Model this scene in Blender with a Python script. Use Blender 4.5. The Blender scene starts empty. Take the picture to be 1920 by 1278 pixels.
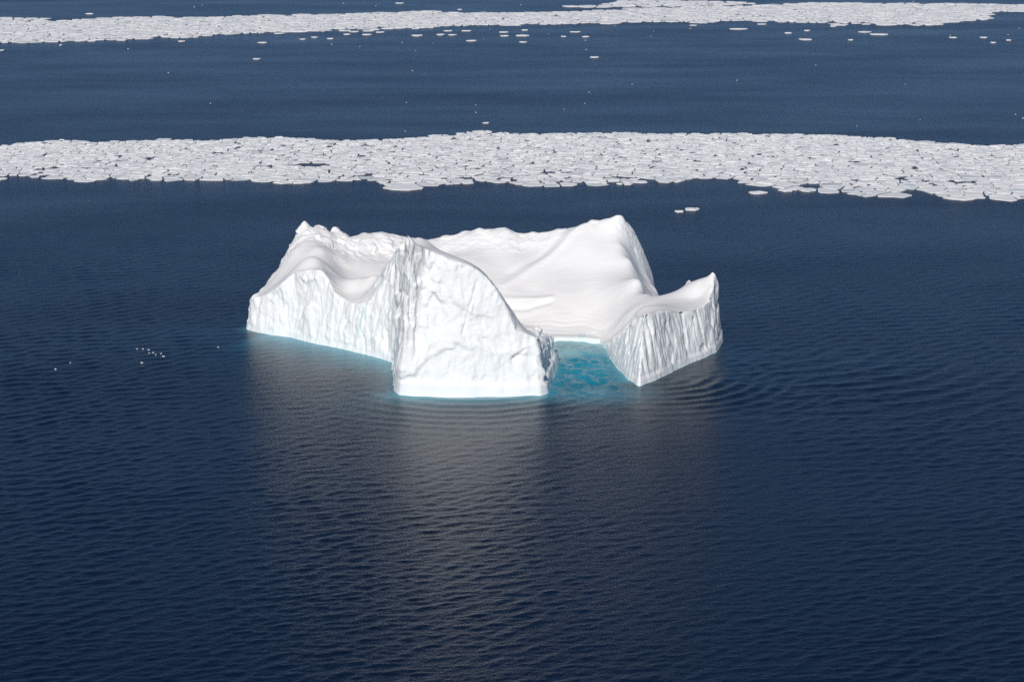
import bpy, bmesh, math, random
import numpy as np
from mathutils import Vector

# ------------------------------------------------------------------ camera, sky, sun, exposure
scene = bpy.context.scene
COL = scene.collection
CAM_H = 150.0            # metres above the sea
PITCH = math.radians(14.0)
LENS = 70.0
cam_d = bpy.data.cameras.new("camera")
cam_d.lens = LENS; cam_d.sensor_width = 36.0
cam_d.clip_start = 1.0; cam_d.clip_end = 60000.0
cam = bpy.data.objects.new("camera", cam_d); COL.objects.link(cam)
cam.location = (0, 0, CAM_H)
cam.rotation_euler = (math.pi / 2 - PITCH, 0, 0)
scene.camera = cam

SUN_EL = math.radians(36.0)
SUN_AZ = math.radians(191.0)      # compass-like: 0 = +Y, clockwise; behind the camera and to its left
world = bpy.data.worlds.new("World"); scene.world = world
world.use_nodes = True
wn = world.node_tree.nodes; wl = world.node_tree.links
wn.clear()
sky = wn.new("ShaderNodeTexSky"); sky.sky_type = 'NISHITA'; sky.sun_disc = False
sky.sun_elevation = SUN_EL; sky.sun_rotation = SUN_AZ
sky.altitude = 150; sky.air_density = 0.55; sky.dust_density = 0.0; sky.ozone_density = 6.0
bg = wn.new("ShaderNodeBackground"); bg.inputs[1].default_value = 0.060
wo = wn.new("ShaderNodeOutputWorld")
wl.new(sky.outputs[0], bg.inputs[0]); wl.new(bg.outputs[0], wo.inputs[0])

sun_d = bpy.data.lights.new("sun", 'SUN'); sun_d.energy = 3.42; sun_d.angle = math.radians(0.53)
sun_d.color = (1.0, 0.975, 0.945)
sun = bpy.data.objects.new("sun", sun_d); COL.objects.link(sun)
to_sun = Vector((math.sin(SUN_AZ) * math.cos(SUN_EL), math.cos(SUN_AZ) * math.cos(SUN_EL), math.sin(SUN_EL)))
sun.rotation_euler = (-to_sun).to_track_quat('-Z', 'Y').to_euler()
sun.location = to_sun * 400

scene.view_settings.view_transform = 'Standard'
scene.view_settings.look = 'None'
scene.view_settings.exposure = 0.0
scene.view_settings.gamma = 1.0
scene.view_settings.use_curve_mapping = False
scene.render.engine = 'CYCLES'
scene.cycles.use_denoising = False
scene.cycles.use_adaptive_sampling = False
scene.cycles.sample_clamp_indirect = 4.0
scene.cycles.max_bounces = 6
scene.cycles.diffuse_bounces = 4
scene.cycles.glossy_bounces = 3

# ------------------------------------------------------------------ pixel -> world (photo pixels, 1920 x 1278)
FPX = 1920 * LENS / 36.0
cp, sp = math.cos(PITCH), math.sin(PITCH)
def ray(u, v):
    xc = (np.asarray(u, float) - 960) / FPX; yc = -(np.asarray(v, float) - 639) / FPX
    return xc, cp + yc * sp, -sp + yc * cp
def W(u, v, z=0.0):                       # pixel -> point on the water
    dx, dy, dz = ray(u, v); t = (z - CAM_H) / dz
    return dx * t, dy * t
def PY(u, v, Y):                          # pixel + ground distance -> point
    dx, dy, dz = ray(u, v); t = Y / dy
    return dx * t, Y, CAM_H + dz * t
def project(x, y, z):
    d = np.asarray(y) * cp - (np.asarray(z) - CAM_H) * sp
    h = np.asarray(y) * sp + (np.asarray(z) - CAM_H) * cp
    return 960 + FPX * np.asarray(x) / d, 639 - FPX * h / d

# ------------------------------------------------------------------ noise
_rng = np.random.default_rng(7)
_perm = _rng.permutation(256).astype(np.int32); _perm = np.concatenate([_perm, _perm, _perm])
_g = _rng.normal(size=(256, 3)); _g = (_g / np.linalg.norm(_g, axis=1)[:, None]).astype(np.float32)
def perlin(x, y, z):
    x = np.asarray(x, np.float32); y = np.asarray(y, np.float32); z = np.asarray(z, np.float32)
    x, y, z = np.broadcast_arrays(x, y, z)
    xi = np.floor(x).astype(np.int32); yi = np.floor(y).astype(np.int32); zi = np.floor(z).astype(np.int32)
    fx, fy, fz = x - xi, y - yi, z - zi
    def f(t): return t * t * t * (t * (t * 6 - 15) + 10)
    ux, uy, uz = f(fx), f(fy), f(fz)
    xi &= 255; yi &= 255; zi &= 255
    def gr(i, j, k):
        h = _perm[_perm[_perm[(xi + i)] + (yi + j)] + (zi + k)]
        g = _g[h]
        return g[..., 0] * (fx - i) + g[..., 1] * (fy - j) + g[..., 2] * (fz - k)
    def lp(a, b, t): return a + t * (b - a)
    return lp(lp(lp(gr(0,0,0), gr(1,0,0), ux), lp(gr(0,1,0), gr(1,1,0), ux), uy),
              lp(lp(gr(0,0,1), gr(1,0,1), ux), lp(gr(0,1,1), gr(1,1,1), ux), uy), uz) * 1.6
def fbm(x, y, z, octv=4, gain=0.5):
    s = 0; a = 1.0; f = 1.0
    for i in range(octv):
        s = s + a * perlin(x * f + 17.3 * i, y * f - 9.1 * i, z * f + 4.7 * i); a *= gain; f *= 2.03
    return s
def ridged(x, y, z, octv=4, gain=0.5):
    s = 0; a = 1.0; f = 1.0
    for i in range(octv):
        s = s + a * (1 - 2 * np.abs(perlin(x * f + 31.7 * i, y * f + 5.9 * i, z * f - 8.3 * i))); a *= gain; f *= 2.1
    return s
def facets(x, y, z, seed=0):
    """chipped planes: every cell of a jittered lattice gets its own offset and tilt"""
    P = np.stack([x, y, z], -1).astype(np.float32); I = np.floor(P).astype(np.int32)
    best = np.full(len(P), 1e9, np.float32); val = np.zeros(len(P), np.float32)
    tab = np.random.default_rng(90 + seed).random((4096, 7)).astype(np.float32)
    for i in (-1, 0, 1):
        for j in (-1, 0, 1):
            for k in (-1, 0, 1):
                C = I + np.array([i, j, k])
                h = (C[:, 0] * 73856093 ^ C[:, 1] * 19349663 ^ C[:, 2] * 83492791) & 4095
                t = tab[h]; d = P - (C + t[:, :3]); q = (d * d).sum(1)
                m = q < best; best[m] = q[m]
                val[m] = ((t[:, 3] - .5) + ((t[:, 4:7] - .5) * d).sum(1) * 1.6)[m]
    return val
def sstep(a, b, x):
    t = np.clip((np.asarray(x) - a) / (b - a), 0, 1); return t * t * (3 - 2 * t)

# ------------------------------------------------------------------ node helpers
def new_mat(name):
    m = bpy.data.materials.new(name); m.use_nodes = True
    nt = m.node_tree; nt.nodes.clear()
    out = nt.nodes.new("ShaderNodeOutputMaterial")
    b = nt.nodes.new("ShaderNodeBsdfPrincipled")
    nt.links.new(b.outputs[0], out.inputs[0])
    return m, nt, b
def N(nt, typ, **kw):
    n = nt.nodes.new(typ)
    for k, v in kw.items():
        if k.startswith('i_'):
            key = k[2:]; key = int(key) if key.isdigit() else key
            n.inputs[key].default_value = v
        else: setattr(n, k, v)
    return n
def noise_node(nt, vec, scale, detail=4, rough=0.55):
    n = N(nt, "ShaderNodeTexNoise"); n.inputs['Scale'].default_value = scale
    n.inputs['Detail'].default_value = detail; n.inputs['Roughness'].default_value = rough
    nt.links.new(vec, n.inputs['Vector']); return n
def mathn(nt, op, a, b=None, clamp=False):
    n = nt.nodes.new("ShaderNodeMath"); n.operation = op; n.use_clamp = clamp
    for i, q in enumerate((a, b)):
        if q is None: continue
        if isinstance(q, (int, float)): n.inputs[i].default_value = q
        else: nt.links.new(q, n.inputs[i])
    return n.outputs[0]
def mixc(nt, fac, a, b):
    n = nt.nodes.new("ShaderNodeMix"); n.data_type = 'RGBA'
    for sock, q in ((n.inputs[0], fac), (n.inputs[6], a), (n.inputs[7], b)):
        if isinstance(q, (int, float)): sock.default_value = q
        elif isinstance(q, tuple): sock.default_value = (*q, 1.0)
        else: nt.links.new(q, sock)
    return n.outputs[2]
def ramp(nt, fac, lo, hi):
    n = nt.nodes.new("ShaderNodeMapRange"); n.interpolation_type = 'SMOOTHSTEP'
    n.inputs[1].default_value = lo; n.inputs[2].default_value = hi
    nt.links.new(fac, n.inputs[0]); return n.outputs[0]

# ------------------------------------------------------------------ materials
def mat_berg():
    m, nt, b = new_mat("berg_ice")
    geo = N(nt, "ShaderNodeNewGeometry"); pos = geo.outputs['Position']
    cliff = N(nt, "ShaderNodeAttribute", attribute_name="cliff").outputs['Fac']
    vein = N(nt, "ShaderNodeAttribute", attribute_name="vein").outputs['Fac']
    rough = N(nt, "ShaderNodeAttribute", attribute_name="rough").outputs['Fac']
    wet = N(nt, "ShaderNodeAttribute", attribute_name="wet").outputs['Fac']
    n1 = noise_node(nt, pos, 0.12, 5, 0.6); n2 = noise_node(nt, pos, 0.7, 5, 0.6)
    snow = mixc(nt, ramp(nt, n1.outputs[0], 0.35, 0.7), (0.86, 0.838, 0.808), (0.885, 0.866, 0.84))
    ice = mixc(nt, ramp(nt, n2.outputs[0], 0.3, 0.75), (0.84, 0.86, 0.838), (0.895, 0.893, 0.872))
    c = mixc(nt, cliff, snow, ice)
    c = mixc(nt, vein, c, (0.42, 0.68, 0.72))
    c = mixc(nt, wet, c, (0.52, 0.80, 0.84))
    nt.links.new(c, b.inputs['Base Color'])
    b.inputs['Roughness'].default_value = 0.62
    b.inputs['Specular IOR Level'].default_value = 0.3
    # relief: vertical fluting and flaking on ice, faint wind grain on snow
    mp = N(nt, "ShaderNodeMapping"); mp.inputs['Scale'].default_value = (1.0, 1.0, 0.22)
    nt.links.new(pos, mp.inputs[0])
    f1 = noise_node(nt, mp.outputs[0], 0.9, 6, 0.62)
    g1 = noise_node(nt, pos, 0.8, 4, 0.55)
    h = mathn(nt, 'ADD', mathn(nt, 'MULTIPLY', f1.outputs[0], mathn(nt, 'ADD', mathn(nt, 'MULTIPLY', rough, .9), 0.03)),
              mathn(nt, 'MULTIPLY', g1.outputs[0], 0.06))
    ms = N(nt, "ShaderNodeMapping"); ms.inputs['Scale'].default_value = (0.22, 0.75, 0.5); ms.inputs['Rotation'].default_value = (0, 0, 0.5)
    nt.links.new(pos, ms.inputs[0])
    sa = noise_node(nt, ms.outputs[0], 0.5, 7, 0.62)
    h = mathn(nt, 'ADD', h, mathn(nt, 'MULTIPLY', sa.outputs[0], 0.45))
    bp = N(nt, "ShaderNodeBump"); bp.inputs['Strength'].default_value = 0.55; bp.inputs['Distance'].default_value = 0.8
    nt.links.new(h, bp.inputs['Height']); nt.links.new(bp.outputs[0], b.inputs['Normal'])
    return m
def mat_floe():
    m, nt, b = new_mat("floe_ice")
    geo = N(nt, "ShaderNodeNewGeometry"); pos = geo.outputs['Position']
    tone = N(nt, "ShaderNodeAttribute", attribute_name="tone").outputs['Fac']
    rim = N(nt, "ShaderNodeAttribute", attribute_name="rim").outputs['Fac']
    n1 = noise_node(nt, pos, 0.35, 5, 0.65)
    f = mathn(nt, 'ADD', mathn(nt, 'MULTIPLY', tone, 0.8), mathn(nt, 'MULTIPLY', n1.outputs[0], 0.35))
    c = mixc(nt, ramp(nt, f, 0.1, 0.95), (0.58, 0.62, 0.645), (0.88, 0.87, 0.855))
    c = mixc(nt, rim, c, (0.85, 0.84, 0.83))
    nt.links.new(c, b.inputs['Base Color'])
    b.inputs['Roughness'].default_value = 0.7; b.inputs['Specular IOR Level'].default_value = 0.25
    bp = N(nt, "ShaderNodeBump"); bp.inputs['Strength'].default_value = 0.6; bp.inputs['Distance'].default_value = 0.5
    nt.links.new(n1.outputs[0], bp.inputs['Height']); nt.links.new(bp.outputs[0], b.inputs['Normal'])
    return m
def mat_sea():
    m, nt, b = new_mat("sea_water")
    geo = N(nt, "ShaderNodeNewGeometry"); pos = geo.outputs['Position']
    teal = N(nt, "ShaderNodeAttribute", attribute_name="teal").outputs['Fac']
    milk = N(nt, "ShaderNodeAttribute", attribute_name="milk").outputs['Fac']
    foam = N(nt, "ShaderNodeAttribute", attribute_name="foam").outputs['Fac']
    sub = N(nt, "ShaderNodeAttribute", attribute_name="subwave").outputs['Fac']
    n1 = noise_node(nt, pos, 0.02, 4, 0.5)
    deep = mixc(nt, n1.outputs[0], (0.0022, 0.0090, 0.0245), (0.0030, 0.0110, 0.0295))
    nz = noise_node(nt, pos, 0.16, 5, 0.65)
    tealn = mathn(nt, 'MULTIPLY', teal, mathn(nt, 'ADD', 0.74, mathn(nt, 'MULTIPLY', nz.outputs[0], 0.5)), clamp=True)
    tc = mixc(nt, milk, (0.0, 0.24, 0.35), (0.30, 0.56, 0.60))
    c = mixc(nt, tealn, deep, tc)
    mpf = N(nt, "ShaderNodeMapping"); mpf.inputs['Scale'].default_value = (1.0, 0.55, 1.0)
    mpf.inputs['Rotation'].default_value = (0, 0, 0.35)
    nt.links.new(pos, mpf.inputs[0])
    fz = noise_node(nt, mpf.outputs[0], 0.55, 9, 0.8)
    fz2 = noise_node(nt, pos, 0.10, 3, 0.5)
    streak = mathn(nt, 'SUBTRACT', 1.0, mathn(nt, 'MULTIPLY', mathn(nt, 'ABSOLUTE', mathn(nt, 'SUBTRACT', fz.outputs[0], 0.5)), 11.0), clamp=True)
    fm = mathn(nt, 'MULTIPLY', mathn(nt, 'MULTIPLY', streak, ramp(nt, fz2.outputs[0], 0.45, 0.68)), foam, clamp=True)
    c = mixc(nt, mathn(nt, 'MULTIPLY', fm, 0.5), c, (0.55, 0.68, 0.70))
    nt.links.new(c, b.inputs['Base Color'])
    b.inputs['IOR'].default_value = 1.333
    r = mathn(nt, 'ADD', mathn(nt, 'MAXIMUM', 0.09, mathn(nt, 'MULTIPLY', sub, 0.64)), mathn(nt, 'MULTIPLY', fm, 0.4), clamp=True)
    mps = N(nt, "ShaderNodeMapping"); mps.inputs['Scale'].default_value = (0.35, 1.0, 1.0); mps.inputs['Rotation'].default_value = (0, 0, -0.3)
    nt.links.new(pos, mps.inputs[0])
    sl = noise_node(nt, mps.outputs[0], 0.016, 4, 0.6)
    r = mathn(nt, 'ADD', r, mathn(nt, 'MULTIPLY', mathn(nt, 'SUBTRACT', sl.outputs[0], 0.5), 0.22), clamp=True)
    nt.links.new(r, b.inputs['Roughness'])
    mp = N(nt, "ShaderNodeMapping"); mp.inputs['Scale'].default_value = (0.55, 1.0, 1.0); mp.inputs['Rotation'].default_value = (0, 0, 0.4)
    nt.links.new(pos, mp.inputs[0])
    w1 = noise_node(nt, mp.outputs[0], 1.5, 5, 0.66)
    bp = N(nt, "ShaderNodeBump"); bp.inputs['Strength'].default_value = 1.0; bp.inputs['Distance'].default_value = 0.14
    nt.links.new(w1.outputs[0], bp.inputs['Height']); nt.links.new(bp.outputs[0], b.inputs['Normal'])
    return m
M_BERG, M_FLOE, M_SEA = mat_berg(), mat_floe(), mat_sea()

def mesh_np(name, verts, faces, mat, smooth=True):
    """faces: (n,k) int array or list of such arrays"""
    me = bpy.data.meshes.new(name)
    fl = faces if isinstance(faces, list) else [faces]
    fl = [np.asarray(f, np.int32) for f in fl if len(f)]
    verts = np.asarray(verts, np.float32)
    me.vertices.add(len(verts)); me.vertices.foreach_set("co", verts.ravel())
    idx = np.concatenate([f.ravel() for f in fl])
    tot = np.concatenate([np.full(len(f), f.shape[1], np.int32) for f in fl])
    st = np.concatenate([[0], np.cumsum(tot)[:-1]]).astype(np.int32)
    me.loops.add(len(idx)); me.loops.foreach_set("vertex_index", idx)
    me.polygons.add(len(tot)); me.polygons.foreach_set("loop_start", st); me.polygons.foreach_set("loop_total", tot)
    me.update(calc_edges=True); me.validate()
    me.polygons.foreach_set("use_smooth", np.full(len(me.polygons), smooth))
    me.materials.append(mat)
    return me
def set_attr(me, name, val):
    a = me.attributes.new(name, 'FLOAT', 'POINT'); a.data.foreach_set("value", np.asarray(val, np.float32))

# ------------------------------------------------------------------ iceberg: plan outline and heights
outline = []     # x, y, slope(tan), halo metres, halo strength, milk
def wl_pt(u, v, s, halo=0, hs=0, milk=0):
    x, y = W(u, v); outline.append((float(x), float(y), s, halo, hs, milk))
def wl_Y(u, Y, s, halo=0, hs=0, milk=0):
    x, _, _ = PY(u, 600, Y)
    # keep the lateral position for the ray at water level
    dep = math.atan2(CAM_H, Y); v = 639 + FPX * math.tan(dep - PITCH)
    x, y = W(u, v); outline.append((float(x), float(y), s, halo, hs, milk))
ctrl = []        # x, y, z, c
def T(u, v, Y, c=4.0):
    x, y, z = PY(u, v, Y); ctrl.append((float(x), float(y), float(z), c)); return float(x), float(y), float(z)
def poly_dist(px, py, poly):
    """signed distance (inside +), plus interpolated per-vertex params of nearest edge"""
    px = np.asarray(px, float); py = np.asarray(py, float)
    best = np.full(px.shape, 1e9); par = np.zeros(px.shape + (4,)); inside = np.zeros(px.shape, bool)
    n = len(poly)
    for i in range(n):
        a = poly[i]; b = poly[(i + 1) % n]
        ex, ey = b[0] - a[0], b[1] - a[1]
        t = np.clip(((px - a[0]) * ex + (py - a[1]) * ey) / (ex * ex + ey * ey + 1e-9), 0, 1)
        d = np.hypot(px - a[0] - t * ex, py - a[1] - t * ey)
        m = d < best
        best = np.where(m, d, best)
        q = a[2:6][None, :] * (1 - t[m])[:, None] + b[2:6][None, :] * t[m][:, None]
        par[m] = q
        cr = ((a[1] > py) != (b[1] > py)) & (px < (b[0] - a[0]) * (py - a[1]) / (b[1] - a[1] + 1e-12) + a[0])
        inside ^= cr
    return np.where(inside, best, -best), par

def crest(u, v, vb, s, c=1.0, comp=True):
    """crest seen at (u, v) above the waterline point (u, vb): the spot on that ray where the cliff face reaches it"""
    _, Yb = W(u, vb); Yb = float(Yb)
    Ys = np.linspace(Yb, Yb + 34, 400); x, y, z = PY(u, v, Ys)
    d, par = poly_dist(x, y, np.array(outline))
    ok = np.nonzero(par[:, 0] * d >= z)[0]
    i = ok[0] if len(ok) else 200
    ctrl.append((float(x[i]), float(y[i]), float(z[i]), c))
    if comp: ctrl.append((float(x[i]), Yb - 2.5, float(z[i]) + 0.3, 3.0))
    return float(x[i]), float(y[i]), float(z[i])

# front waterline, left to right
for u, v, s in ((466, 617, 5), (485, 623, 5), (510, 627, 5), (541, 631, 5), (585, 642, 4.5), (643, 653, 4.5), (686, 664, 4.5), (718, 672, 4.5), (737, 680, 7)):
    wl_pt(u, v, s, 12 if u > 500 else 4, .9 if u > 500 else .4, .5)
for u, v in ((740, 705), (744, 730)): wl_pt(u, v, 16.0, 6, .35, .3)
wl_pt(752, 739, 9.0, 6, 1, .35)
for u, v in ((770, 741), (800, 742), (860, 743), (920, 742), (975, 741), (1012, 740)): wl_pt(u, v, 4.2, 6, 1, .35)
for u, v in ((1024, 736), (1029, 722), (1034, 706), (1040, 690), (1045, 676)): wl_pt(u, v, 6.0, 9, 1.0, .1)
for u, v in ((1040, 664), (1020, 655), (1005, 648)): wl_pt(u, v, 3.0, 14, 1.0, .6)
for u, v in ((1015, 641), (1045, 639), (1090, 640), (1125, 643)): wl_pt(u, v, 1.6, 14, 1.0, .9)
for u, v in ((1137, 654), (1146, 672), (1160, 690), (1180, 711)): wl_pt(u, v, 5.0, 9, 1.0, .15)
for u, v in ((1198, 723), (1227, 713), (1265, 693), (1294, 680), (1323, 669), (1341, 660)): wl_pt(u, v, 5.5, 1.6, .25, .2)
wl_pt(1351, 646, 11.0, 1, .1, 0)
wl_Y(1353, 610, 11.0); wl_Y(1335, 618, 7.0); wl_Y(1300, 616, 4.0); wl_Y(1262, 613, 4.0); wl_Y(1244, 613, 4.0)
wl_Y(1238, 622, 3.0); wl_Y(1240, 640, 3.0)

# back ridge (right to left)
back = [(1236, 556, 640), (1230, 541, 647), (1222, 529, 651), (1213, 506, 655), (1207, 480, 657), (1199, 455, 658), (1190, 436, 658), (1178, 420, 657), (1166, 404, 655),
        (1155, 404, 655), (1135, 413, 657), (1115, 418, 658), (1090, 427, 659), (1060, 429, 661), (1030, 433, 662), (1000, 436, 663), (975, 441, 663), (955, 433, 664),
        (937, 429, 664), (920, 432, 664), (900, 430, 665), (868, 436, 665), (835, 443, 664), (806, 452, 664),
        (775, 452, 663), (745, 448, 661), (720, 442, 660), (695, 442, 659), (675, 446, 657), (650, 448, 655), (641, 445, 654), (628, 442, 653), (616, 444, 652), (605, 437, 651), (595, 435, 651),
        (583, 438, 650), (571, 432, 650), (560, 439, 649), (548, 455, 648), (538, 475, 646), (533, 486, 643), (524, 512, 638), (510, 528, 634), (497, 541, 630), (482, 552, 625)]
for u, v, Y in back:
    x, y, z = T(u, v, Y, 0.6)
    if u >= 1190: ox, oy = z / 3.0, z / 5.0
    elif u > 565: ox, oy = 0, z / 2.6
    else: ox, oy = -z / 3.2, z / 6.0
    if u < 1236: outline.append((x + ox, y + oy, 5.0, 0, 0, 0))
    ctrl.append((x + ox * .38, y + oy * .38, z * .72, 1.5)); ctrl.append((x + ox * .9, y + oy * .9, z * .35, 3.0))

# left wing cliff crest
for u, v, vb in ((467, 562, 617), (483, 558, 622), (499, 551, 626), (518, 540, 628), (535, 526, 630), (552, 515, 633), (570, 508, 638), (588, 504, 642), (602, 505, 646),
                 (613, 519, 648), (625, 542, 650), (648, 561, 655), (672, 568, 661), (692, 564, 666), (706, 550, 670)):
    crest(u, v, vb, 4.6, 0.8)
for u, v, vb, s in ((722, 530, 676, 3.4), (732, 502, 686, 3.2), (746, 456, 712, 3.6)): crest(u, v, vb, s, 0.6)
# fin crest
for u, v, vb in ((761, 438, 741), (770, 449, 742), (784, 462, 742), (803, 468, 742), (822, 476, 742), (840, 483, 743), (860, 490, 743), (884, 499, 743), (905, 513, 742),
                 (925, 534, 742), (936, 553, 742), (948, 575, 742), (957, 597, 741), (964, 614, 741), (980, 622, 741)):
    crest(u, v, vb, 4.2, 0.8)
crest(1008, 634, 740, 5.0, 1.0)
# fin top and back
T(781, 446, 560, 1.0); T(803, 455, 562, 1.0); T(822, 471, 561, 1.5)
T(860, 489, 557, 1.5); T(905, 512, 556, 1.5)
for u, Y, z in ((770, 585, 24), (770, 605, 15), (820, 585, 19), (820, 605, 12), (870, 575, 19), (880, 600, 11), (920, 572, 12), (930, 590, 8.0), (960, 566, 9), (960, 585, 6), (985, 580, 5)):
    x = (u - 960) / FPX * (Y * cp + CAM_H * sp); ctrl.append((x, Y, z, 4.0))
# fin right end: rubble shelf
T(985, 617, 553, 1.0); T(1010, 618, 560, 1.0); T(1025, 627, 566, 1.0); T(1040, 640, 570, 1.0); T(1051, 649, 573, 1.0)
T(1020, 648, 553, 2); T(1035, 655, 560, 2)
# left saddle: near slope, ridge behind it, valley, upper snow
T(640, 523, 610, .8); T(656, 523, 610, .8); T(672, 521, 609, .8); T(686, 519, 608, .8); T(700, 515, 606, .8); T(722, 504, 598, 1); T(735, 486, 592, 2)
T(648, 545, 603, 4); T(680, 545, 601, 4); T(700, 535, 599, 3)
T(616, 507, 612, 2)
for u, Y, z in ((650, 620, 15.5), (690, 620, 14.6), (720, 617, 15.5), (740, 625, 14)):
    x = (u - 960) / FPX * (Y * cp + CAM_H * sp); ctrl.append((x, Y, z, 4.0))
T(600, 487, 613.5, 4); T(565, 492, 613.5, 4); T(530, 522, 622, 4)
T(545, 474, 636, 2); T(579, 466, 633, 2); T(602, 465, 632, 2); T(620, 480, 632, 2); T(637, 498, 631, 2); T(655, 503, 632, 2); T(700, 509, 632, 2)
T(590, 450, 641, 1); T(620, 458, 642, 1); T(640, 470, 643, 1); T(680, 475, 645, 2); T(715, 475, 647, 2); T(690, 495, 637, 2); T(740, 480, 645, 3)
T(571, 440, 645, 1)
# basin: inner snow slope down to the pool
T(830, 470, 655, 5); T(870, 480, 648, 6); T(900, 460, 655, 6); T(940, 460, 654, 6); T(1000, 460, 655, 6); T(940, 510, 640, 6); T(1000, 500, 642, 6); T(1050, 460, 650, 5)
T(960, 550, 628, 5); T(1000, 548, 629, 5); T(1040, 540, 629, 6); T(1060, 500, 640, 6); T(1100, 460, 646, 5); T(1110, 500, 637, 6); T(1130, 440, 650, 4)
T(1000, 575, 621, 4); T(1060, 575, 619, 5); T(1120, 550, 623, 6); T(1150, 500, 635, 5); T(1160, 455, 646, 3); T(1140, 575, 615, 6)
T(960, 600, 616, 4); T(1000, 606, 613, 4); T(1050, 608, 611, 4); T(1090, 605, 612, 4); T(1120, 605, 610, 4)
T(1010, 628, 606, 3); T(1050, 628, 605.5, 3); T(1090, 628, 605.5, 3); T(1120, 628, 604, 3)
T(1040, 636, 602.5, 2); T(1090, 636, 602.5, 2); T(1120, 638, 601, 2)
# shaded shoulder below the high peak
T(1166, 461, 645, 1.5); T(1181, 488, 638, .7); T(1187, 510, 633, .7); T(1197, 527, 628, .7); T(1202, 541, 623, 1.5); T(1209, 549, 619, 2)
T(1193, 480, 652, 2); T(1203, 514, 648, 2); T(1212, 540, 640, 2)
for u_, v_, Yk, c_ in ((1224, 564, 612, 2), (1245, 568, 608, 2), (1262, 562, 607, 1.2), (1272, 556, 607, 1), (1282, 550, 607, .8), (1290, 545, 607, .5), (1298, 549, 607, .5), (1303, 550, 607, .5), (1308, 543, 606.5, .5), (1314, 538, 606, .5), (1320, 533, 605, .5),
                       (1326, 528, 603.5, .5), (1331, 523, 601.5, .5), (1337, 521, 599, .3)): T(u_, v_, Yk, c_)
T(1318, 551, 594.5, 2); T(1302, 560, 594, 2)
T(1180, 585, 600, 5); T(1200, 572, 600, 5); T(1160, 600, 603, 5); T(1230, 572, 590, 5)
# horned block crest
for u, v, vb in ((1193, 595, 722), (1213, 588, 718), (1239, 582, 706), (1256, 582, 698), (1280, 582, 686), (1297, 581, 679), (1314, 575, 672), (1325, 567, 668)):
    crest(u, v, vb, 5.0, 0.8)
T(1333, 540, 594, .6); T(1337, 524, 597, .5)
for u_, v_, Yk in ((1224, 564, 612), (1245, 568, 608), (1262, 562, 607), (1282, 550, 607), (1302, 550, 607), (1314, 538, 606), (1326, 528, 603.5)):
    x_, y_, z_ = PY(u_, v_, Yk); ctrl.append((float(x_), y_ + 2.5, float(z_) - 4.5, 1.0)); ctrl.append((float(x_), y_ + 7, float(z_) - 10, 3.0))
T(1339, 527, 600.5, .5); T(1341, 541, 602, .6); T(1346, 566, 603, .8); T(1351, 590, 604, 1)
T(1139, 640, 596, 1); T(1153, 630, 590, 1); T(1172, 626, 579, 1); T(1184, 611, 568, 1)
T(1165, 615, 596, 3); T(1190, 590, 580, 3)

outl = np.array(outline)
# radial basis surface through the control points
ct = np.array(ctrl)
cs = 100.0
def rbf_fit(ct):
    P = ct[:, :2]; n = len(P)
    r2 = ((P[:, None] - P[None]) ** 2).sum(-1)
    A = np.sqrt(r2 + ct[None, :, 3] ** 2)
    A[np.arange(n), np.arange(n)] -= 0.05 * 0
    L = np.c_[np.ones(n), (P - [0, 600]) / cs]
    K = np.block([[A, L], [L.T, np.zeros((3, 3))]])
    K[:n, :n] += -1e-3 * np.eye(n)
    return np.linalg.lstsq(K, np.r_[ct[:, 2], 0, 0, 0], rcond=1e-10)[0]
wgt = rbf_fit(ct)
def top_z(x, y):
    z = np.zeros(x.shape)
    for i in range(len(ct)):
        z += wgt[i] * np.sqrt((x - ct[i, 0]) ** 2 + (y - ct[i, 1]) ** 2 + ct[i, 3] ** 2)
    return z + wgt[-3] + wgt[-2] * x / cs + wgt[-1] * (y - 600) / cs
def blob(x, y, u, Y, rx, ry):
    cx = (u - 960) / FPX * (Y * cp + CAM_H * sp)
    return np.exp(-((x - cx) / rx) ** 2 - ((y - Y) / ry) ** 2)
def line_bump(x, y, pts, width):
    w = np.zeros(x.shape)
    for (u0, v0, Y0), (u1, v1, Y1) in zip(pts[:-1], pts[1:]):
        a = PY(u0, v0, Y0); b = PY(u1, v1, Y1)
        ex, ey = b[0] - a[0], b[1] - a[1]
        t = np.clip(((x - a[0]) * ex + (y - a[1]) * ey) / (ex * ex + ey * ey), 0, 1)
        d = np.hypot(x - a[0] - t * ex, y - a[1] - t * ey)
        w = np.maximum(w, np.exp(-(d / width) ** 2))
    return w

G = 0.30
gx = np.arange(outl[:, 0].min() - 4, outl[:, 0].max() + 4, G); gy = np.arange(outl[:, 1].min() - 4, outl[:, 1].max() + 4, G)
X, Y_ = np.meshgrid(gx, gy)
D, PAR = poly_dist(X, Y_, outl)
D = D + 0.55 * fbm(X * .16, Y_ * .16, 3.3, 4, .55) * sstep(-1, 4, np.abs(D) + 1)
TZ = top_z(X, Y_)
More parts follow.
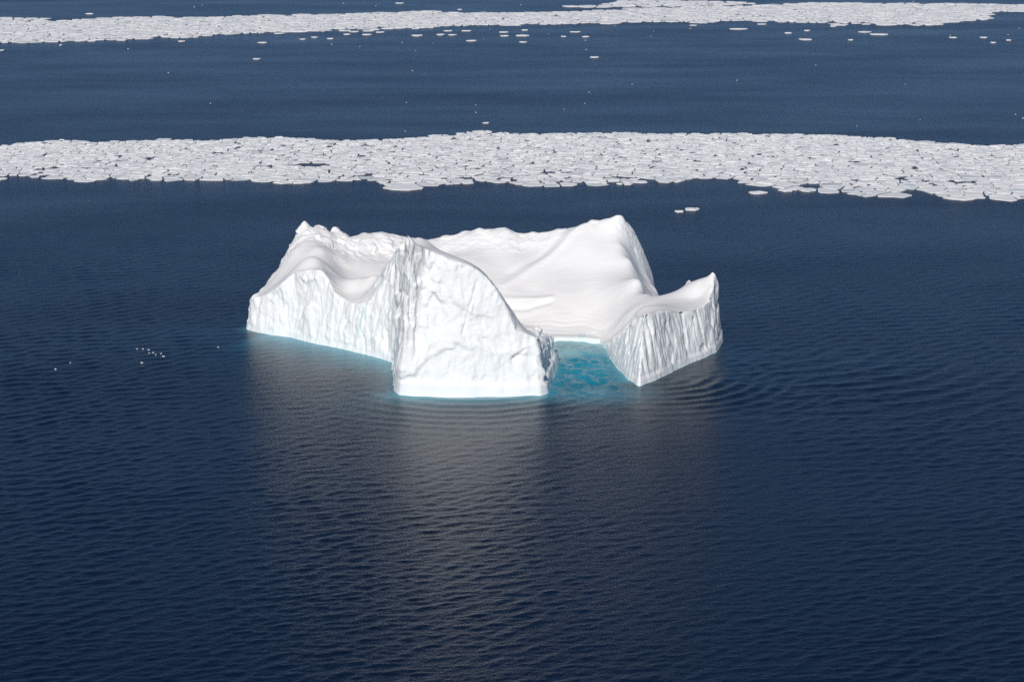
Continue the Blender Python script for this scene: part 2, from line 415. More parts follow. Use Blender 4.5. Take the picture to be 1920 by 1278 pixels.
# jagged rear-left crest and lumpy rear rim
jag = np.clip(blob(X, Y_, 640, 650, 24, 10) * 1.5 + blob(X, Y_, 575, 648, 8, 8), 0, 1)
TZ = TZ + jag * (0.5 * ridged(X * .16, Y_ * .16, 1.1, 3) - 0.1) * sstep(13, 18, TZ)
rim = np.clip(blob(X, Y_, 900, 664, 30, 6) + blob(X, Y_, 1060, 661, 18, 5), 0, 1)
TZ = TZ + rim * 0.55 * fbm(X * .2, Y_ * .2, 6.1, 4)
for u_, v_, Yk, a_, w_ in ((571, 421, 649.5, 3.0, 1.9), (628, 433, 652.5, 2.2, 1.5), (761, 440, 555, 3.4, 2.0), (595, 436, 650.5, .8, 1.2), (1336.5, 513, 598.8, 2.2, 1.1)):
    TZ = TZ + a_ * np.exp(-np.hypot(X - PY(u_, v_, Yk)[0], Y_ - Yk) / w_)
TZ = TZ + 3.6 * np.exp(-np.hypot((X - PY(1293, 529, 606.5)[0]) / np.where(X < PY(1293, 529, 606.5)[0], 2.0, .8), (Y_ - 606.5) / 1.6))
# rubble on the fin's right end
rub = blob(X, Y_, 1025, 563, 7, 10)
TZ = TZ + rub * .6 * ridged(X * .35, Y_ * .35, 2.2, 3)
# broad wind scoops, diagonal snow ridge, scarp and shore terraces in the basin
TZ = TZ + 0.35 * fbm(X * .05, Y_ * .05, 9.0, 3)
basin = sstep(604, 612, Y_) * sstep(-8, 2, X) * sstep(48, 38, X)
TZ = TZ + basin * (0.7 * line_bump(X, Y_, ((945, 532, 632), (1010, 487, 643), (1075, 445, 653), (1110, 428, 657)), 1.6)
                   - 0.45 * line_bump(X, Y_, ((938, 520, 637), (1003, 475, 647), (1060, 436, 657)), 1.5)
                   - 0.6 * line_bump(X, Y_, ((945, 566, 622), (990, 571, 621), (1030, 566, 622.5)), 1.1)
                   + 0.5 * line_bump(X, Y_, ((948, 556, 625), (995, 556, 625), (1032, 560, 624)), 1.3))
terr = sstep(600, 604, Y_) * sstep(618, 611, Y_) * sstep(0, 8, X) * sstep(34, 26, X)
TZ = TZ + terr * 0.06 * np.sin((TZ + 0.4 * fbm(X * .1, Y_ * .1, 2.0, 2)) * 6.5)
CL = np.where(D > 0, PAR[..., 0] * D, 3.0 * D)
k = 0.18
ZZ = np.minimum(TZ, CL) - k * np.log1p(np.exp(-np.abs(TZ - CL) / k))
ZZ = np.where(D > 0, np.maximum(ZZ, np.minimum(0.9, CL)), CL)
ZZ = np.clip(ZZ, -5.0, 60)

ny, nx = X.shape
vid = np.arange(nx * ny).reshape(ny, nx)
top_v = np.c_[X.ravel(), Y_.ravel(), ZZ.ravel()]
bot_v = np.c_[X.ravel(), Y_.ravel(), np.full(nx * ny, -8.0)]
q = np.c_[vid[:-1, :-1].ravel(), vid[:-1, 1:].ravel(), vid[1:, 1:].ravel(), vid[1:, :-1].ravel()]
NB = nx * ny
ring = np.concatenate([vid[0, :], vid[1:, -1], vid[-1, -2::-1], vid[-2:0:-1, 0]])
r2_ = np.roll(ring, -1)
skirt = np.c_[ring, ring + NB, r2_ + NB, r2_]
me0 = mesh_np("berg_raw", np.r_[top_v, bot_v], [q, q[:, ::-1] + NB, skirt], M_BERG)
tmp = bpy.data.objects.new("berg_raw", me0); COL.objects.link(tmp)
rm = tmp.modifiers.new("r", 'REMESH'); rm.mode = 'VOXEL'; rm.voxel_size = 0.32
dg = bpy.context.evaluated_depsgraph_get(); dg.update()
ev = tmp.evaluated_get(dg); mev = ev.to_mesh()
nv = len(mev.vertices); co = np.empty(nv * 3, np.float32); mev.vertices.foreach_get("co", co); co = co.reshape(-1, 3)
npoly = len(mev.polygons); lv = np.empty(len(mev.loops), np.int32); mev.loops.foreach_get("vertex_index", lv)
lt = np.empty(npoly, np.int32); mev.polygons.foreach_get("loop_total", lt)
assert (lt == 4).all()
quads = lv.reshape(-1, 4).copy(); co = co.copy().astype(np.float64)
ev.to_mesh_clear(); bpy.data.objects.remove(tmp); bpy.data.meshes.remove(me0)
# keep what is above z = -3
keepf = (co[quads][:, :, 2] > -3.0).all(1); quads = quads[keepf]
used = np.unique(quads); remap = -np.ones(nv, int); remap[used] = np.arange(len(used))
co = co[used]; quads = remap[quads]

def vnormals(co, quads):
    p = co[quads]; n = np.cross(p[:, 2] - p[:, 0], p[:, 3] - p[:, 1])
    vn = np.zeros_like(co)
    for kk in range(4): np.add.at(vn, quads[:, kk], n)
    return vn / (np.linalg.norm(vn, axis=1)[:, None] + 1e-9)
def smooth(val, quads, it, lam=.5):
    e = np.concatenate([quads[:, [0, 1]], quads[:, [1, 2]], quads[:, [2, 3]], quads[:, [3, 0]]]); n = len(val)
    deg = np.bincount(e[:, 0], minlength=n) + np.bincount(e[:, 1], minlength=n)
    for _ in range(it):
        acc = np.zeros_like(val)
        np.add.at(acc, e[:, 0], val[e[:, 1]]); np.add.at(acc, e[:, 1], val[e[:, 0]])
        avg = acc / (deg[:, None] if val.ndim > 1 else deg)
        val = val + lam * (avg - val)
    return val
co = smooth(co, quads, 1, .4)
vn = vnormals(co, quads)
vns = smooth(vn, quads, 10, .6); vns /= np.linalg.norm(vns, axis=1)[:, None] + 1e-9
x, y, z = co.T
U, V = project(x, y, z)
cliff = sstep(0.72, 0.45, smooth(vn[:, 2], quads, 3))
dO, parO = poly_dist(x, y, outl)
back_side = sstep(648, 656, y)
# amplitudes by region
rblock = sstep(25, 29, x) * sstep(612, 600, y)
fin = sstep(-36, -32, x) * sstep(585, 572, y) * (1 - rblock)
left = sstep(-30, -38, x)
jagv = np.clip(np.exp(-((x + 52) / 26) ** 2 - ((y - 647) / 11) ** 2) * 1.6, 0, 1) * sstep(13, 17, z) * (1 - sstep(0.80, .93, vn[:, 2]))
foot = sstep(4.6, 3.2, z + 1.1 * fbm(x * .06, y * .06, 1.0, 3)) * fin     # smooth wave-worn collar of the fin
foot2 = sstep(2.6, 1.4, z + .4 * fbm(x * .07, y * .07, 1.0, 2)) * (1 - fin)
flute = ridged(x * .36, y * .36, z * .035, 4, .5)
flake = ridged(x * .10 + .03 * z, y * .10, z * .055, 5, .5)
broad = fbm(x * .055, y * .055, z * .035, 3, .5)
plane = np.abs(perlin(x * .16, y * .16, z * .07 + 3.0)) + .5 * np.abs(perlin(x * .33 + 5, y * .33, z * .13))
fine = fbm(x * .8, y * .8, z * .35, 3, .55)
peakrock = np.exp(-((x + 27.5) / 8.0) ** 2) * sstep(14, 26, z) * fin
wx = x + 1.2 * fbm(x * .1, y * .1, z * .06, 2); wz = z + 2.0 * fbm(x * .09 + 9, y * .09, z * .09, 2)
fac1 = smooth(facets(wx * .16 + .02 * wz, y * .16, wz * .085, 1), quads, 5, .6)
fac2 = smooth(facets(wx * .42 + .06 * wz, y * .42, wz * .20, 2), quads, 2, .6)
gully = -np.clip(1 - np.abs(perlin(x * .20 + .015 * z, y * .20, z * .012 + 7.0)) / .30, 0, 1) ** 1.5 * sstep(3, 11, z)
ribs = ridged(x * .55 + .02 * z, y * .55, z * .05, 3, .5)
disp = cliff * (rblock * (0.55 * gully + .10 * ribs * sstep(1, 5, z) + .2 * flute * (.4 + .6 * broad) + .5 * broad + .35 * fac1 + .30 * fac2)
                + fin * (0.75 * broad + .14 * flake + 1.0 * fac1 + .30 * fac2 + .06 * fine + peakrock * (.12 * flute + .22 * flake + .35 * fac2))
                + left * (1 - rblock) * (0.5 * broad + .20 * flute + .16 * flake + .8 * fac1 + .34 * fac2 + .06 * fine)
                + .05 * fine)
disp = disp * (1 - foot * .92) * (1 - foot2 * .7) + foot * (.75 + .35 * broad) + foot2 * .3
disp = disp + jagv * (.7 * facets(x * .28 + .1 * z, y * .28, z * .28, 3) + 0.22 * ridged(x * .18 + .12 * z, y * .18, z * .12, 4, .45))
rimv = sstep(648, 654, y) * sstep(14, 18, z) * (x > -30)
disp = disp + rimv * .2 * facets(x * .3, y * .3, z * .3, 6) + rimv * .10 * facets(x * .75, y * .75, z * .75, 7)
rubv = np.exp(-((x - 10) / 6.5) ** 2 - ((y - 560) / 14) ** 2) * sstep(6.0, 9.0, z)
disp = disp + rubv * .7 * facets(x * .45, y * .45, z * .45, 4) + rubv * .1 * ridged(x * .3, y * .3, z * .3, 4, .55)
rough = np.clip(cliff * (.35 + .25 * fin * (1 - .7 * foot) + .12 * rblock + .3 * left + .2 * peakrock) * (1 - .8 * foot) + .6 * jagv + .25 * rubv, 0, 1)
cracks = [((896, 524), (880, 575), (868, 626)), ((686, 572), (684, 600), (681, 625), (686, 664)), ((985, 655), (960, 674))]
for cr in cracks:
    dmin = np.full(len(x), 1e9)
    for (u0, v0), (u1, v1) in zip(cr[:-1], cr[1:]):
        ex, ey = u1 - u0, v1 - v0
        t = np.clip(((U - u0) * ex + (V - v0) * ey) / (ex * ex + ey * ey), 0, 1)
        dmin = np.minimum(dmin, np.hypot(U - u0 - t * ex, V - v0 - t * ey))
    dmin = dmin + 2.5 * fbm(x * .25, y * .25, z * .25, 2)
    disp = disp + cliff * (y < 605) * (-.4 * np.exp(-(dmin / 2.0) ** 2))
hn = vns.copy(); hn[:, 2] *= (1 - .8 * cliff); hn /= np.linalg.norm(hn, axis=1)[:, None] + 1e-9
co = co + hn * disp[:, None]
# undercut on the pool side of the horned block
x, y, z = co.T
vein = np.exp(-((U - (682 + 4 * np.sin(V * .09) + (V - 620) * .03)) / 1.1) ** 2) * sstep(572, 582, V) * sstep(660, 655, V) * (y < 600) * .8
vein = np.maximum(vein, np.exp(-((U - 1088) / 2.2) ** 2 - ((V - 631) / 4) ** 2) * .9 * (y < 615))
vein = np.maximum(vein, np.exp(-((U - 1095) / 1.6) ** 2 - ((V - 631) / 4) ** 2) * .9 * (y < 615))
pool_d = np.exp(-((x - 22) / 12) ** 2 - ((y - 590) / 26) ** 2)
wet = sstep(1.6, .3, z) * .5 * pool_d
vnf = vnormals(co, quads)
# parts: horned block, front fin, left wing, rear snow basin
fc = co[quads].mean(1)
fu = fc[:, 0]; fy = fc[:, 1]
isr = (fu > 24) & (fy < 588 + (fu - 24) * .75) & (fy < 616)
isf = ~isr & (fu > -37) & (fy < 584) & (fu < 24)
isl = ~isr & ~isf & (fu < -33 - .35 * (fy - 584)) & (fy < 624)
isb = ~(isr | isf | isl)
berg = bpy.data.objects.new("iceberg", None); COL.objects.link(berg)
berg.location = (-6, 600, 0)
berg["label"] = "great white iceberg with jagged peaks and a turquoise pool, floating alone in the foreground sea"
berg["category"] = "iceberg"
for nm, lab, msk in (("horned_block", "fluted ice block with a pointed horn at its right end", isr), ("front_fin", "tall steep ice fin with a wave-worn foot", isf),
                     ("cliff_wing", "low ice cliff with a snow saddle above it", isl), ("snow_basin", "smooth snow slope rising to the rear crest", isb)):
    fq = quads[msk]; us = np.unique(fq); rmp = -np.ones(len(co), int); rmp[us] = np.arange(len(us))
    me = mesh_np(nm, co[us] - np.array([-6, 600, 0]), rmp[fq], M_BERG)
    set_attr(me, "cliff", cliff[us]); set_attr(me, "rough", rough[us]); set_attr(me, "vein", vein[us]); set_attr(me, "wet", wet[us])
    me.normals_split_custom_set_from_vertices([tuple(v) for v in vnf[us]])
    o = bpy.data.objects.new(nm, me); COL.objects.link(o); o.parent = berg; o["label"] = lab

# ------------------------------------------------------------------ sea: one sheet to the horizon, finer where waves can be told apart
def sea():
    px_r = lambda r: (r * r + CAM_H ** 2) / (CAM_H * 1991.0)      # metres of water per pixel row
    rr = [60.0]
    while rr[-1] < 45000:
        r = rr[-1]
        if r < 330: st = 6.0 if r < 315 else .5
        elif r < 800: st = .7 * px_r(r)
        elif r < 2600: st = 1.1 * px_r(r)
        else: st = r * .08
        rr.append(r + st)
    rr = np.array(rr)
    a_in = np.radians(np.linspace(-17.0, 17.0, 840))
    a_out = np.radians(np.concatenate([np.linspace(17.0, 60, 40)[1:], np.linspace(60, 180, 25)[1:]]))
    aa = np.concatenate([-a_out[::-1], a_in, a_out])
    R, A = np.meshgrid(rr, aa, indexing='ij')
    x = (R * np.sin(A)).astype(np.float32); y = (R * np.cos(A)).astype(np.float32)
    drow = np.gradient(rr)[:, None] * np.ones_like(A); dcol = R * np.gradient(aa)[None, :]
    cell = np.maximum(drow, dcol * .9).astype(np.float32)
    h = np.zeros_like(x); hx = np.zeros_like(x); hy = np.zeros_like(x); lost = np.zeros_like(x)
    rng = np.random.default_rng(3)
    gust = .85 + .6 * fbm(x * .012, y * .005, 0.5, 4)
    ncomp = 84
    for i in range(ncomp):
        lam = 0.75 * (6.0 / 0.75) ** ((i + rng.random()) / ncomp)
        th = math.radians(-66) + rng.normal() * math.radians(29)
        kx, ky = math.cos(th), math.sin(th); kk = 2 * math.pi / lam
        slope = 0.0168 * (1.05 if lam < 3 else .8)
        amp = slope / kk
        fade = np.clip((lam / cell - 2.4) / 2.6, 0, 1)
        ph = kk * (kx * x + ky * y) + rng.random() * 6.283
        ph = ph + .9 * np.sin(.011 * x * (1 + .3 * rng.random()) + .013 * y + rng.random() * 6)
        s = np.sin(ph); c = np.cos(ph)
        h += fade * amp * s
        hx += fade * kx * amp * c * 1.0; hy += fade * ky * amp * c * 1.0
        lost += (1 - fade ** 2) * .5 * slope ** 2
    lee = 1 - .28 * np.exp(-((x + 8) / 75) ** 4 - ((y - 535) / 55) ** 2)
    gust = gust * lee
    h *= gust; hx *= gust; hy *= gust
    # swell rings thrown back off the right-hand end of the berg
    cx, cy = W(1215, 700)
    rd = np.hypot(x - cx, y - cy); an = np.arctan2(y - cy, x - cx)
    wob = 1.3 * fbm(x * .025, y * .025, 0, 3)
    wd = np.exp(-((an + .75) / .75) ** 2) * np.exp(-((rd - 24) / 22) ** 2)
    h += .19 * wd * np.sin(rd * 2 * math.pi / 5.2 + wob)
    c2x, c2y = W(1430, 640)
    rd2 = np.hypot(x - c2x, y - c2y); an2 = np.arctan2(y - c2y, x - c2x)
    wd2 = np.exp(-((an2 + 1.1) / .8) ** 2) * np.exp(-((rd2 - 55) / 40) ** 2) * (.6 + .6 * fbm(x * .02, y * .02, 3.0, 2))
    h += .15 * wd2 * np.sin(rd2 * 2 * math.pi / 8.5 + 1.6 * wob)
    c3x, c3y = W(880, 690)
    rd3 = np.hypot(x - c3x, y - c3y); an3 = np.arctan2(y - c3y, x - c3x)
    wd3 = np.exp(-((an3 + 1.3) / .9) ** 2) * np.exp(-((rd3 - 40) / 25) ** 2) * (.6 + .6 * fbm(x * .02, y * .02, 7.0, 2))
    h += .13 * wd3 * np.sin(rd3 * 2 * math.pi / 5.5 + 1.6 * wob)
    # pool: confused water
    dO = np.full(x.shape, -1e3); par = np.zeros(x.shape + (4,))
    near = (np.abs(x) < 170) & (y > 430) & (y < 760)
    d_, p_ = poly_dist(x[near], y[near], outl)
    dO[near] = d_; par[near] = p_
    out = np.clip(-dO, 0, 1e3)
    pcx, pcy = W(1098, 690)
    pool = np.exp(-(((x - pcx) / 11) ** 4) - ((y - pcy - 4) / 30) ** 4) * (y > W(1100, 775)[1])
    mouth = np.exp(-((x - pcx) / 14) ** 2 - ((y - W(1100, 735)[1]) / 11) ** 2)
    h += pool * (.75 * fbm(x * .2, y * .16, 0.3, 4, .55)) * near
    halo = par[..., 1]; hs = par[..., 2]; mk = par[..., 3]
    teal = np.where(halo > .3, hs * np.exp(-(out / np.maximum(halo, .3)) ** 1.3), 0)
    teal = np.maximum(teal, np.where(halo > .3, .13 * np.minimum(hs * 1.4, 1) * np.exp(-(out / 24.0) ** 1.4), 0))  # faint wide tint of the sunken ice foot; also paints the berg's reflection brighter
    teal = np.maximum(teal, np.maximum(pool, .85 * mouth)) * near
    shore = np.exp(-((x - pcx) / 13) ** 4) * sstep(*[W(1100, q)[1] for q in (676, 652)], y)
    milk = np.clip(np.where(halo > .3, mk * np.exp(-out / 10.0), 0) + .75 * shore, 0, 1) * near
    foam = np.clip((pool * .4 + shore * pool * .5), 0, 1) * near
    v = np.c_[(x + hx).ravel(), (y + hy).ravel(), h.ravel()]
    nr, na = R.shape
    vid = np.arange(nr * na).reshape(nr, na)
    q = np.c_[vid[:-1, :-1].ravel(), vid[:-1, 1:].ravel(), vid[1:, 1:].ravel(), vid[1:, :-1].ravel()][:, ::-1]
    # close the middle
    cen = len(v); v = np.r_[v, [[0, 0, 0]]]
    tri = np.c_[vid[0, :-1], np.full(na - 1, cen), vid[0, 1:]]
    me = mesh_np("sea", v, [q, tri], M_SEA)
    ap = lambda a: np.r_[a.ravel(), 0]
    set_attr(me, "teal", ap(teal)); set_attr(me, "milk", ap(milk)); set_attr(me, "foam", ap(foam))
    set_attr(me, "subwave", ap(np.sqrt(1.41 * np.sqrt(lost))))
    o = bpy.data.objects.new("sea", me); COL.objects.link(o)
    o["kind"] = "structure"; o["label"] = "dark blue open sea ruffled by small wind waves"
    return o
sea()

# ------------------------------------------------------------------ ice floes
def clip_cell(cell, p, q, gap):
    """keep the part of the polygon nearer to p than to q"""
    mx, my = (p[0] + q[0]) / 2, (p[1] + q[1]) / 2
    dx, dy = q[0] - p[0], q[1] - p[1]
    L = math.hypot(dx, dy); dx /= L; dy /= L
    mx -= dx * gap; my -= dy * gap
    out = []; n = len(cell)
    for i in range(n):
        a = cell[i]; b = cell[(i + 1) % n]
        da = (a[0] - mx) * dx + (a[1] - my) * dy; db = (b[0] - mx) * dx + (b[1] - my) * dy
        if da <= 0: out.append(a)
        if (da < 0) != (db < 0) and da != db:
            t = da / (da - db); out.append((a[0] + t * (b[0] - a[0]), a[1] + t * (b[1] - a[1])))
    return out
def chaikin(c, it=1):
    for _ in range(it):
        o = []; n = len(c)
        for i in range(n):
            a = c[i]; b = c[(i + 1) % n]
            o.append((a[0] * .86 + b[0] * .14, a[1] * .86 + b[1] * .14)); o.append((a[0] * .14 + b[0] * .86, a[1] * .14 + b[1] * .86))
        c = o
    return c
def floe_geo(poly, cx, cy, fb, rnd, tone, simple=False):
    """flat slab with worn edge and slightly raised rim; returns verts (local), faces, tone, rim"""
    n = len(poly); P = np.array(poly) - [cx, cy]
    j = 1 + rnd.normal(0, .02, n); P = P * j[:, None]
    rings = [(1.0, -.25, 0), (1.0, fb * .8, 1), (.96, fb, 1)]
    if not simple: rings += [(.88, fb * .9, .1)]
    vs = []; rm = []
    for s, zz, rmv in rings:
        vs.append(np.c_[P * s, np.full(n, zz) + (rnd.normal(0, .05, n) if zz > 0 else 0)]); rm.append(np.full(n, rmv))
    vs.append(np.array([[0, 0, fb * (.78 if not simple else 1)]])); rm.append(np.array([0.]))
    v = np.concatenate(vs); rm = np.concatenate(rm)
    k = np.arange(n); k2 = (k + 1) % n
    qs = [np.c_[k + i * n, k2 + i * n, k2 + (i + 1) * n, k + (i + 1) * n] for i in range(len(rings) - 1)]
    l = (len(rings) - 1) * n
    tri = np.c_[k + l, k2 + l, np.full(n, len(v) - 1)]
    return v, np.concatenate(qs), tri, np.full(len(v), tone), rm * (0.05 + .6 * rnd.random() ** 2)
def area(poly):
    P = np.array(poly); x, y = P.T
    return .5 * abs(np.dot(x, np.roll(y, -1)) - np.dot(y, np.roll(x, -1)))

def pack(lo_edge, hi_edge, u0, u1, sizefn, seed, keepfn, chk=1):
    """jittered points in a belt (edges given in photo pixels, traced onto the water), cut into floes"""
    rnd = np.random.default_rng(seed)
    lu, lv = np.array(lo_edge, float).T; hu, hv = np.array(hi_edge, float).T
    ylo = min(W(960, v)[1] for v in lv); yhi = max(W(960, v)[1] for v in hv)
    pts = []
    yy = ylo - 6
    while yy < yhi + 6:
        sz = sizefn(yy)
        xa = W(u0, 0)[0] / W(u0, 0)[1] * yy; xb = W(u1, 0)[0] / W(u1, 0)[1] * yy
        xa = (u0 - 960) / FPX * (yy * cp + CAM_H * sp); xb = (u1 - 960) / FPX * (yy * cp + CAM_H * sp)
        xs = np.arange(xa + rnd.random() * sz, xb, sz)
        for xx in xs: pts.append((xx + rnd.normal() * sz * .36, yy + rnd.normal() * sz * .36, sz * math.exp(rnd.normal() * .34)))
        yy += sz * .9
    pts = np.array(pts)
    u, v = project(pts[:, 0], pts[:, 1], 0)
    wob = 1.9 * fbm(pts[:, 0] * .04, pts[:, 1] * .03, seed * 1.7, 4, .7) 
    ins = (v < np.interp(u, lu, lv) + wob * 1.6) & (v > np.interp(u, hu, hv) + wob * .5)
    # distance (pixels) from the near edge
    e = np.interp(u, lu, lv) - v; e2 = v - np.interp(u, hu, hv)
    sel = ins & keepfn(pts, u, v, e, e2, rnd)
    # random thinning merges neighbours into larger floes
    P = pts[sel]; e = e[sel]; e2 = e2[sel]
    # neighbour lookup by hash grid
    cell = 2.6 * P[:, 2].max(); keys = {}
    for i, (a, b) in enumerate(np.floor(P[:, :2] / cell).astype(int)): keys.setdefault((a, b), []).append(i)
    cells = []
    for i in range(len(P)):
        a, b = int(math.floor(P[i, 0] / cell)), int(math.floor(P[i, 1] / cell))
        nb = [j for da in (-1, 0, 1) for db in (-1, 0, 1) for j in keys.get((a + da, b + db), ()) if j != i]
        dd = np.hypot(P[nb, 0] - P[i, 0], P[nb, 1] - P[i, 1]) if nb else np.array([])
        s = P[i, 2]; R = s * (.62 + .22 * rnd.random())
        n0 = 9; ph = rnd.random() * 6.28
        c = [(P[i, 0] + R * 1.2 * (1 + .2 * rnd.normal()) * math.cos(ph + t * 6.283 / n0), P[i, 1] + R * (1 + .2 * rnd.normal()) * math.sin(ph + t * 6.283 / n0)) for t in range(n0)]
        loose = 1.0 - float(sstep(2, 14, e[i]))
        for jn in np.argsort(dd)[:16]:
            j = nb[jn]
            if dd[jn] > 2.6 * s: break
            if dd[jn] < .05: continue
            g = s * (.006 + .10 * rnd.random() ** 4 + .05 * loose * rnd.random()) - .22 * (s - P[j, 2])
            c = clip_cell(c, P[i], P[j], g)
            if len(c) < 3: break
        if len(c) < 3 or area(c) < .04 * s * s: continue
        cells.append((chaikin(c, chk), P[i], s, loose))
    return cells
def join_stuff(name, geos, label, cat):
    off = 0; V = []; Q = []; Tt = []; tn = []; rmv = []
    for (v, qd, tr, t, r), (cx, cy) in geos:
        V.append(v + [cx, cy, 0]); Q.append(qd + off); Tt.append(tr + off); tn.append(t); rmv.append(r); off += len(v)
    me = mesh_np(name, np.concatenate(V), [np.concatenate(Q), np.concatenate(Tt)], M_FLOE, smooth=False)
    set_attr(me, "tone", np.concatenate(tn)); set_attr(me, "rim", np.concatenate(rmv))
    o = bpy.data.objects.new(name, me); COL.objects.link(o)
    o["kind"] = "stuff"; o["label"] = label; o["category"] = cat
    return o
def single(name, geo, cx, cy, label, cat, group):
    v, qd, tr, t, r = geo
    me = mesh_np(name, v, [qd, tr], M_FLOE, smooth=False); set_attr(me, "tone", t); set_attr(me, "rim", r)
    o = bpy.data.objects.new(name, me); COL.objects.link(o); o.location = (cx, cy, 0)
    o["label"] = label; o["category"] = cat
    if group: o["group"] = group
    return o

rnd = np.random.default_rng(11)
# nearer belt
lo1 = [(-300, 330), (0, 336), (60, 333), (110, 339), (180, 341), (250, 336), (330, 339), (400, 342), (470, 347), (540, 350), (600, 339), (680, 338), (720, 345), (780, 350), (840, 348), (880, 343), (1000, 347),
       (1060, 346), (1130, 348), (1200, 342), (1290, 342), (1380, 339), (1420, 352), (1460, 358), (1530, 358), (1600, 361), (1640, 371), (1720, 366), (1790, 374), (1850, 370), (1920, 374), (2300, 390)]
hi1 = [(-300, 280), (0, 274), (60, 269), (110, 265), (200, 268), (260, 264), (400, 264), (450, 261), (540, 258), (600, 263), (700, 263), (780, 261), (840, 254), (880, 249), (905, 246), (960, 250), (1080, 252), (1150, 250), (1160, 248), (1220, 252), (1380, 252),
       (1530, 254), (1640, 258), (1740, 267), (1800, 273), (1920, 272), (2300, 290)]
def keep1(p, u, v, e, e2, r):
    hole = fbm(p[:, 0] * .04, p[:, 1] * .022, 5.0, 3)
    thin = (r.random(len(u)) < np.where(e < 6, .55, np.where(e < 14, .26, .07))) 
    return ~thin & ~(hole > .8) & ~((np.abs(u - 590) < 30) & (np.abs(v - 309) < 4))
cells1 = pack(lo1, hi1, -160, 2080, lambda yy: np.interp(yy, [830, 900, 960, 1080], [8.6, 5.6, 4.3, 3.8]), 21, keep1, 1)
# farther belt
lo2 = [(-400, 84), (0, 81), (120, 78), (220, 76), (300, 71), (420, 65), (540, 60), (640, 56), (760, 52), (900, 47), (1040, 46), (1090, 45), (1180, 42), (1290, 42), (1400, 40), (1500, 42), (1560, 45), (1660, 46), (1760, 47), (1810, 40), (1870, 35), (1960, 30), (2400, 24)]
hi2 = [(-400, 36), (0, 42), (110, 40), (200, 34), (300, 32), (400, 33), (480, 30), (620, 28), (720, 23), (800, 21), (860, 24), (960, 25), (1060, 22), (1170, 20), (1210, 16), (1390, 12), (1470, 9), (1570, 6), (1680, 8), (1760, 7), (1850, 9), (1960, 9), (2400, 8)]
def keep2(p, u, v, e, e2, r):
    gap = (np.abs(u - 1900) < 90) & (v > 22) & (v < 34) & (u > 1850)
    thin = r.random(len(u)) < np.where((e < 4) & (u > 1500), .5, .05)
    return ~gap & ~thin
cells2 = pack(lo2, hi2, -200, 2120, lambda yy: np.interp(yy, [1500, 1700, 2400], [6.4, 7.0, 9.0]), 33, keep2, 1)
# thin strips beyond the farther belt
lo3 = [(1080, 13), (1130, 13), (1180, 13), (1260, 13), (1330, 12), (1390, 7)]
hi3 = [(1080, 12), (1130, 9), (1170, 3), (1230, 1), (1330, 2.5), (1390, 5)]
cells3 = pack(lo3, hi3, 1070, 1400, lambda yy: 9.5, 5, lambda p, u, v, e, e2, r: r.random(len(u)) > .1, 1)
lo4 = [(-300, 42), (0, 40), (60, 38), (105, 35)]; hi4 = [(-300, 34), (0, 36), (60, 35), (105, 34)]
cells4 = pack(lo4, hi4, -200, 110, lambda yy: 9.0, 6, lambda p, u, v, e, e2, r: r.random(len(u)) > .1, 1)

def view_px(poly, fb):
    P = np.array(poly); u, v = project(P[:, 0], P[:, 1], fb)
    A_ = .5 * abs(np.dot(u, np.roll(v, -1)) - np.dot(v, np.roll(u, -1)))
    return A_, u.mean(), v.mean(), u.max() - u.min()
